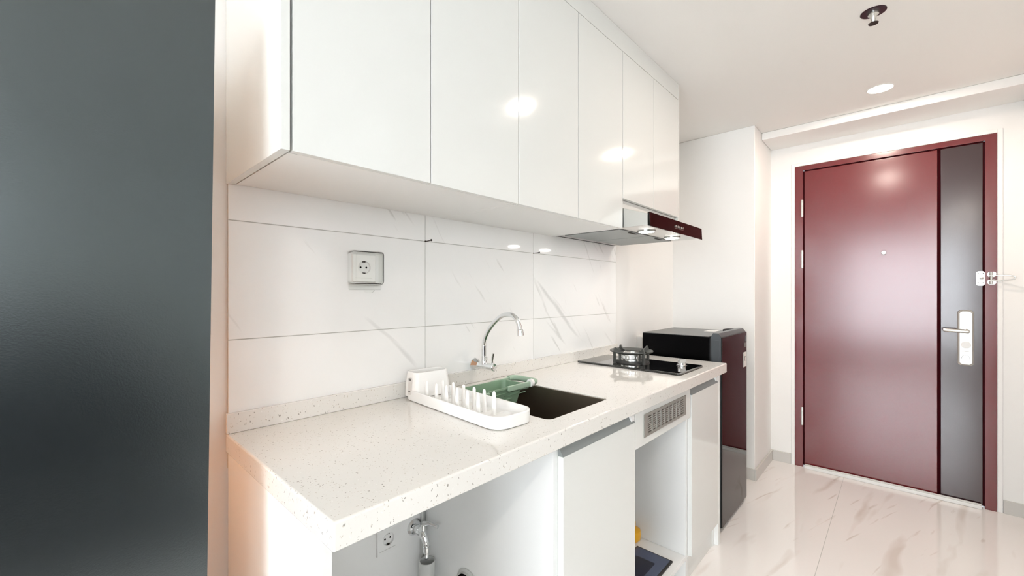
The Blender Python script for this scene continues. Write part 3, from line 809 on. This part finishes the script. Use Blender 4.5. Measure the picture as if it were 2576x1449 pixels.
# door: chamfered surround with a glass face
bm = bmesh.new()
prof = [(0.7260, 0.022), (0.7260, 1.012), (0.7150, 1.031), (0.6900, 1.031), (0.6745, 1.012), (0.6745, 0.022)]
loft(bm, [[(x, y, z) for y, z in prof] for x in (FX0 - 0.001, FX1 + 0.001)])
fd = obj('fridge_door', bm, M['fridgetrim'], parent=fr, smooth=0, bevel=0.002)
bm = bmesh.new(); box(bm, FX0 - 0.001, FX1 + 0.001, 0.6690, 0.6743, 0.024, 1.010, 0.001)
obj('glass_face', bm, M['fridgedoor'], parent=fd)
bm = bmesh.new(); box(bm, FX0 - 0.0035, FX0 - 0.0012, 0.682, 0.7185, 0.42, 0.995, 0.001)
obj('side_grip', bm, M['fridgetrim'], parent=fd)
bm = bmesh.new(); box(bm, 2.728, 2.790, 0.6675, 0.6688, 0.806, 0.893)
st = obj('energy_label', bm, M['sticker'], parent=fd, smooth=0, label='pale paper label on the fridge door')
bm = bmesh.new()
pts = [(2.757 + 0.011 * math.cos(a), 0.6672, 0.855 + 0.013 * math.sin(a)) for a in [math.radians(40 + 28 * k) for k in range(9)]]
sweep(bm, pts, 0.0016, 6)
obj('label_print', bm, M['wine'], parent=st)
obj('door_badge', B(2.750, 2.788, 0.6678, 0.6688, 0.922, 0.948), M['greyprint'], parent=fd, smooth=0)
obj('door_badge', B(2.770, 2.776, 0.6678, 0.6688, 0.955, 0.990), M['greyprint'], parent=fd, smooth=0)
bm = bmesh.new(); box(bm, 2.700, 2.792, 0.727, 0.775, 1.0128, 1.026, 0.005, 3)
obj('hinge_cover', bm, M['rubber'], parent=fr)
bm = bmesh.new(); box(bm, 2.63, 2.75, 0.80, 0.86, 1.0126, 1.0132)
obj('top_sticker', bm, M['plastic'], parent=fr, smooth=0)
for x in (FX0 + 0.04, FX1 - 0.04):
    for y in (0.78, 1.06):
        bm = bmesh.new(); lathe(bm, [(0.016, 0.0005), (0.018, 0.003), (0.018, 0.012), (0.010, 0.014), (0.010, 0.0278), (0, 0.0278)], (x, y, 0), 'Z', 16)
        obj('foot', bm, M['rubber'], parent=fr)
obj('toe_bar', B(FX0 + 0.006, FX1 - 0.006, 0.735, 0.745, 0.006, 0.0275), M['rubber'], parent=fr, smooth=0)

# ---------------------------------------------------------------- sockets
def schuko(bm_face, cx, cz, y, r=0.0195):
    pass
def socket(label, x0, x1, z0_, z1_, y, cover):
    """flush white socket plate with round earthed insert, facing -Y"""
    t = thing('wall_socket', label, 'socket', ((x0 + x1) / 2, y, z0_))
    cx, cz = (x0 + x1) / 2, (z0_ + z1_) / 2 + 0.003
    bm = bmesh.new()
    hx, hz = (x1 - x0) / 2, (z1_ - z0_) / 2; mz = (z0_ + z1_) / 2
    n = 64
    aa = [2 * PI * k / n for k in range(n)]
    for ca in [math.atan2(hz, hx), math.atan2(hz, -hx), math.atan2(-hz, -hx) + 2 * PI, math.atan2(-hz, hx) + 2 * PI]:
        k = min(range(n), key=lambda q: abs(aa[q] - ca)); aa[k] = ca
    def rect(s_): 
        out = []
        for a in aa:
            c_, s2 = math.cos(a), math.sin(a)
            t_ = min((hx - s_) / max(abs(c_), 1e-6), (hz - s_) / max(abs(s2), 1e-6))
            out.append((cx + c_ * t_, mz + s2 * t_))
        return out
    circ = lambda r_: [(cx + r_ * math.cos(a), cz + r_ * math.sin(a)) for a in aa]
    loft(bm, [[(a, y - 0.0002, b) for a, b in rect(0)], [(a, y - 0.007, b) for a, b in rect(0)], [(a, y - 0.009, b) for a, b in rect(0.0015)],
              [(a, y - 0.009, b) for a, b in circ(0.0215)], [(a, y - 0.0102, b) for a, b in circ(0.0212)], [(a, y - 0.0102, b) for a, b in circ(0.0198)], [(a, y - 0.002, b) for a, b in circ(0.0193)]], cap0=True, cap1=True)
    pl = obj('socket_plate', bm, M['plastic'], parent=t, smooth=30)
    for dx in (-0.0095, 0.0095):
        bm = bmesh.new(); lathe(bm, [(0.0030, 0), (0.0030, -0.0008), (0, -0.0009)], (cx + dx, y - 0.0021, cz), 'Y', 12)
        obj('pin_hole', bm, M['void'], parent=pl)
    for s in (-1, 1):
        bm = bmesh.new(); box(bm, cx - 0.0045, cx + 0.0045, y - 0.0082, y - 0.0025, cz + s * 0.0178 - 0.0018, cz + s * 0.0178 + 0.0018, 0.0006, 1)
        obj('earth_clip', bm, M['nail'], parent=pl)
    bm = bmesh.new(); box(bm, x0 + 0.008, x1 - 0.014, y - 0.0096, y - 0.0089, z0_ + 0.0125, z0_ + 0.0134)
    obj('plate_seam', bm, M['grout'], parent=pl, smooth=0)
    if cover:
        X0, X1, Z0, Z1 = x0 - 0.014, x1 + 0.016, z0_ - 0.008, z1_ + 0.010
        bm = bmesh.new()
        def cr(s, y_): return [(a, y_, b) for a, b in rrect(X0 + s, X1 - s, Z0 + s, Z1 - s, 0.008, 5)]
        loft(bm, [cr(0, y - 0.0005), cr(0.0, y - 0.030), cr(0.003, y - 0.038), cr(0.008, y - 0.0405), cr(0.010, y - 0.0390), cr(0.0052, y - 0.037), cr(0.0022, y - 0.030), cr(0.0022, y - 0.0005)], cap0=False, cap1=False)
        # front pane joins inner and outer skin
        bm2 = rrect(X0 + 0.008, X1 - 0.008, Z0 + 0.008, Z1 - 0.008, 0.008, 5)
        loft(bm, [[(a, y - 0.0405, b) for a, b in bm2], [(a, y - 0.0390, b) for a, b in bm2]])
        cv = obj('splash_cover', bm, M['clear'], parent=t, smooth=40)
        bm = bmesh.new()
        box(bm, X0 + 0.003, X1 - 0.006, y - 0.028, y - 0.0008, Z0 - 0.016, Z0 - 0.001, 0.003)
        loft(bm, [[((X0 + X1) / 2 + 0.004 + rx * math.cos(a), yy, Z0 - 0.016 + 0.010 * math.sin(a)) for a in [PI + PI * k / 10 for k in range(11)]] for rx, yy in ((0.018, y - 0.030), (0.018, y - 0.026))])
        obj('cover_hinge_bar', bm, M['clear'], parent=cv, smooth=40)
    return t
socket('white socket with clear splash cover on the backsplash tiles', 0.612, 0.688, 1.275, 1.361, TY, True)
socket('white socket low under the worktop beside the washing machine tap', 0.700, 0.782, 0.385, 0.467, KW, False)
bm = bmesh.new(); box(bm, 2.536, 2.616, KW - 0.040, KW + 0.0003, 0.868, 0.962, 0.003)
wb = obj('junction_box', bm, M['baseb'], label='small grey box on the wall behind the mini fridge', cat='wall box')
bm = bmesh.new(); box(bm, 2.546, 2.606, KW - 0.042, KW - 0.0402, 0.885, 0.945, 0.0)
obj('box_lid', bm, M['baseb'], parent=wb)

# nails in the tile joints
for x, lab in ((0.8855, 'black nail in the tile joint nearest the covered socket'), (1.4855, 'black nail in the tile joint nearest the cooker hood')):
    bm = bmesh.new()
    y0 = TY + 0.004
    sweep(bm, [(x, y0, 1.4248), (x + 0.001, TY - 0.018, 1.4252), (x + 0.001, TY - 0.033, 1.4262)], 0.0015, 10)
    rod(bm, (x + 0.001, TY - 0.033, 1.4262), (x + 0.001, TY - 0.0348, 1.4264), 0.0037, 14)
    lathe(bm, [(0.0032, -0.0002), (0.0024, -0.0012), (0, -0.0014)], (x, TY - 0.0002, 1.4248), 'Y', 12)
    obj('nail', bm, M['nail'], label=lab, cat='nail', group='nails in the backsplash joints')

# ---------------------------------------------------------------- washing machine bay plumbing
bt = thing('bib_tap', 'chrome washing machine tap on the wall under the worktop', 'tap', (0.85, KW, 0.42))
bm = bmesh.new()
tx, tz = 0.845, 0.424
lathe(bm, [(0.028, -0.0005), (0.028, -0.003), (0.022, -0.010), (0.013, -0.012), (0.013, -0.024), (0, -0.024)], (tx, KW, tz), 'Y', 26)
obj('flange', bm, M['chrome'], parent=bt)
bm = bmesh.new()
lathe(bm, [(0.0155, 0), (0.0155, -0.012), (0, -0.012)], (tx, KW - 0.024, tz), 'Y', 6)
sweep(bm, catmull([(tx, KW - 0.034, tz), (tx, KW - 0.046, tz), (tx + 0.001, KW - 0.058, tz - 0.010), (tx + 0.002, KW - 0.068, tz - 0.028), (tx + 0.002, KW - 0.072, tz - 0.046)], 6), [0.013] * 8 + [0.015] * 5 + [0.0125] * 6 + [0.0105] * 6, 16)
bdy = obj('tap_body', bm, M['chrome'], parent=bt)
bm = bmesh.new()
rod(bm, (tx, KW - 0.056, tz + 0.010), (tx, KW - 0.056, tz + 0.030), 0.008)
sweep(bm, [(tx, KW - 0.056, tz + 0.031), (tx + 0.010, KW - 0.075, tz + 0.036), (tx + 0.018, KW - 0.102, tz + 0.033), (tx + 0.020, KW - 0.110, tz + 0.032)], [0.009, 0.0065, 0.005, 0.0062], 12)
obj('tap_lever', bm, M['chrome'], parent=bt)
bm = bmesh.new()
ax, ay, az = tx + 0.002, KW - 0.072, tz - 0.046
lathe(bm, [(0.0125, 0.006), (0.0125, -0.012), (0.0105, -0.014), (0.0105, -0.018), (0.0065, -0.020), (0.0065, -0.029), (0.0078, -0.031), (0.0070, -0.035), (0, -0.035)], (ax, ay, az), 'Z', 18)
obj('hose_nozzle', bm, M['chrome'], parent=bt)
# stand pipe with open socket and a riser behind it
wp = thing('waste_pipe', 'grey waste pipe standing below the washing machine tap', 'pipe', (0.845, 1.17, 0))
bm = bmesh.new()
px, py = 0.8455, 1.170
lathe(bm, [(0.0215, 0.0008), (0.0215, 0.285), (0.0265, 0.291), (0.0265, 0.339), (0.0235, 0.339), (0.0235, 0.297), (0.0185, 0.287), (0.0185, 0.20), (0, 0.20)], (px, py, 0), 'Z', 30)
obj('pipe_socket', bm, M['pvc'], parent=wp)
bm = bmesh.new(); lathe(bm, [(0.0182, 0), (0.0182, 0.002), (0, 0.002)], (px, py, 0.285), 'Z', 26)
obj('pipe_inside', bm, mat('pipe_inner_brown', srgb(150, 118, 98), 0.6), parent=wp)  # brown disc closing the inside of the pipe
sp_ = thing('supply_pipe', 'thin grey pipe running up the corner behind the waste pipe', 'pipe', (0.873, 1.225, 0))
bm = bmesh.new(); rod(bm, (0.8725, 1.2355, 0.001), (0.8725, 1.2355, 0.841), 0.0052)
obj('pipe_run', bm, M['pvc'], parent=sp_)
for z in (0.22, 0.62):
    bm = bmesh.new(); box(bm, 0.8648, 0.8802, 1.2288, 1.2452, z, z + 0.010, 0.001, 1)
    obj('pipe_clip', bm, M['alu'], parent=sp_)
# drain outlet through the partition, black mouth
do = thing('drain_outlet', 'grey pipe collar with a black mouth on the bay partition', 'pipe', (0.87, 1.022, 0.26))
bm = bmesh.new()
lathe(bm, [(0.052, -0.0006), (0.052, -0.003), (0.044, -0.006), (0.043, -0.012), (0.0405, -0.012), (0.0405, -0.003), (0, -0.003)], (0.886, 1.008, 0.309), 'X', 34)
obj('collar', bm, M['pvc'], parent=do)
bm = bmesh.new(); lathe(bm, [(0.0402, 0), (0.0402, -0.0095), (0, -0.0100)], (0.8828, 1.008, 0.309), 'X', 30)
obj('mouth', bm, M['void'], parent=do)

# ---------------------------------------------------------------- ceiling fittings
def downlight(x, y, r, label):
    t = thing('downlight', label, 'ceiling light', (x, y, ZC), 'recessed ceiling downlights')
    bm = bmesh.new(); lathe(bm, [(r + 0.006, -0.0003), (r + 0.006, -0.002), (r + 0.001, -0.004), (r, -0.0025)], (x, y, ZC), 'Z', 36)
    obj('trim_ring', bm, M['plastic'], parent=t)
    bm = bmesh.new(); lathe(bm, [(r, -0.0003), (r, -0.0028), (r * 0.6, -0.0034), (0, -0.0036)], (x, y, ZC), 'Z', 36)
    obj('diffuser', bm, M['lampwarm'], parent=t)
downlight(3.035, 0.073, 0.053, 'glowing round downlight in the ceiling near the maroon door')
downlight(1.868, 0.073, 0.053, 'round downlight in the ceiling seen reflected in the wall cabinets')
sx, sy = 2.193, 0.073
spk = thing('sprinkler', 'ceiling fire sprinkler head with dark round plate', 'sprinkler', (sx, sy, ZC))
bm = bmesh.new(); lathe(bm, [(0.041, -0.0003), (0.041, -0.002), (0.037, -0.0035), (0.020, -0.0020), (0, -0.002)], (sx, sy, ZC), 'Z', 32)
obj('cover_plate', bm, M['wine'], parent=spk)
bm = bmesh.new(); lathe(bm, [(0.0185, -0.0022), (0.0175, -0.012), (0.010, -0.020), (0.0075, -0.034), (0.0045, -0.041), (0, -0.041)], (sx, sy, ZC), 'Z', 18)
obj('nozzle', bm, M['steel'], parent=spk)
bm = bmesh.new(); lathe(bm, [(0, -0.041), (0.012, -0.042), (0.0165, -0.045), (0.0155, -0.047), (0, -0.046)], (sx, sy, ZC), 'Z', 20)
obj('deflector', bm, M['nail'], parent=spk)

# ---------------------------------------------------------------- unseen dark furniture added to darken the charcoal wall's reflections
reflection_sofa = thing('reflection_sofa', 'unseen charcoal seat added to darken reflections in the charcoal wall', 'reflection_sofa', (-0.6, -2.3, 0))
M['fabric'] = noise_bump(mat('charcoal_fabric', srgb(34, 36, 42), 0.9), 700, 0.3)
obj('seat', B(-1.55, 0.35, -2.62, -1.75, 0.10, 0.42, 0.05, 4), M['fabric'], parent=reflection_sofa)
obj('backrest', B(-1.55, 0.35, -2.84, -2.63, 0.10, 1.05, 0.06, 4), M['fabric'], parent=reflection_sofa)
for xa in (-1.76, 0.36):
    obj('armrest', B(xa, xa + 0.20, -2.84, -1.75, 0.10, 0.60, 0.05, 4), M['fabric'], parent=reflection_sofa)
for xa in (-1.70, 0.50):
    for ya in (-2.75, -1.85):
        bm = bmesh.new(); lathe(bm, [(0.018, 0.0), (0.024, 0.0995), (0, 0.0995)], (xa, ya, 0.0005), 'Z', 14)
        obj('leg', bm, M['rubber'], parent=reflection_sofa)
obj('reflection_rug', B(-1.9, 0.7, -1.60, -0.62, 0.0004, 0.012, 0.004), M['fabric'], label='unseen charcoal mat added to darken the reflected living room floor', cat='reflection_rug')

# ---------------------------------------------------------------- light
def area(name, loc, rot, sx_, sy_, power, col, spread=PI):
    l = bpy.data.lights.new(name, 'AREA'); l.shape = 'RECTANGLE'; l.size = sx_; l.size_y = sy_; l.energy = power; l.color = col; l.spread = spread
    o = bpy.data.objects.new(name, l); C.objects.link(o); o.location = loc; o.rotation_euler = rot
    return o
def disk(name, loc, r, power, col, spread=PI):
    l = bpy.data.lights.new(name, 'AREA'); l.shape = 'DISK'; l.size = r * 2; l.energy = power; l.color = col; l.spread = spread
    o = bpy.data.objects.new(name, l); C.objects.link(o); o.location = loc
    return o
area('window_and_fill_light', (WX - 0.2, (wy0 + wy1) / 2, (wz0 + wz1) / 2), (0, -PI / 2, 0), wz1 - wz0, wy1 - wy0, 100, (0.92, 0.965, 1.0))
area('window_and_fill_light', ((vx0 + vx1) / 2, -3.06, (vz0 + vz1) / 2), (PI / 2, 0, 0), vx1 - vx0, vz1 - vz0, 34, (0.94, 0.97, 1.0))  # broad fill through the added second window
disk('downlight_lamp', (3.035, 0.073, ZC - 0.006), 0.05, 7.5, (1.0, 0.86, 0.75))
disk('downlight_lamp', (1.868, 0.073, ZC - 0.006), 0.05, 5.5, (1.0, 0.88, 0.78))
for x, y, lab in ((-0.9, -0.65, 'unseen fill downlight added in the living room ceiling nearer the kitchen'), (-2.4, -0.65, 'unseen fill downlight added in the living room ceiling nearest the window')):
    downlight(x, y, 0.053, lab)
    disk('downlight_lamp', (x, y, ZC - 0.006), 0.05, 12, (1.0, 0.92, 0.82))  # unseen lamps added to brighten the tiles and cabinet side
downlight(-0.30, 1.10, 0.053, 'unseen warm fill downlight added behind the charcoal screen wall')
disk('downlight_lamp', (-0.30, 1.10, ZC - 0.006), 0.05, 1.0, (1.0, 0.72, 0.46))  # warm fill added for the cabinet side and wall strip
wl = thing('warm_fill_lamp', 'unseen warm fill lamp added behind the charcoal screen wall', 'lamp', (-0.16, KW, 0.84))  # added lamp, unseen, tints the base end panel orange
bm = bmesh.new(); lathe(bm, [(0.045, 0), (0.045, -0.012), (0.040, -0.015), (0, -0.015)], (-0.16, KW, 0.90), 'Y', 28)
obj('back_plate', bm, M['steel'], parent=wl)
bm = bmesh.new(); lathe(bm, [(0, -0.015), (0.020, -0.017), (0.034, -0.030), (0.038, -0.048), (0.034, -0.066), (0.020, -0.079), (0, -0.082)], (-0.16, KW, 0.90), 'Y', 28)
obj('glass_globe', bm, mat('warm_fill_glow', (1, 1, 1, 1), 0.4, emit=(1.0, 0.55, 0.26, 1), estr=31.0), parent=wl)
for x in (1.793, 2.083):
    disk('hood_lamp', (x, 0.832, zb - 0.011), 0.03, 0.9, (1.0, 0.97, 0.92))

w = bpy.data.worlds.new('sky'); scn.world = w; w.use_nodes = True
bg = w.node_tree.nodes['Background']; bg.inputs['Color'].default_value = (0.86, 0.93, 1.0, 1); bg.inputs['Strength'].default_value = 3.0

# ---------------------------------------------------------------- camera
cam = bpy.data.cameras.new('camera'); co = bpy.data.objects.new('camera', cam); C.objects.link(co)
cam.sensor_width = 36; cam.sensor_fit = 'HORIZONTAL'; cam.lens = 36 * 1054 / 2576; cam.shift_y = 13.5 / 2576
cam.clip_start = 0.02
ang = math.atan((2260 - 1288) / 1054)
co.location = (0, 0, 1.24); co.rotation_euler = (PI / 2, 0, ang - PI / 2)
scn.camera = co
scn.view_settings.view_transform = 'Standard'; scn.view_settings.look = 'None'; scn.view_settings.gamma = 1.0
scn.view_settings.exposure = 0.05
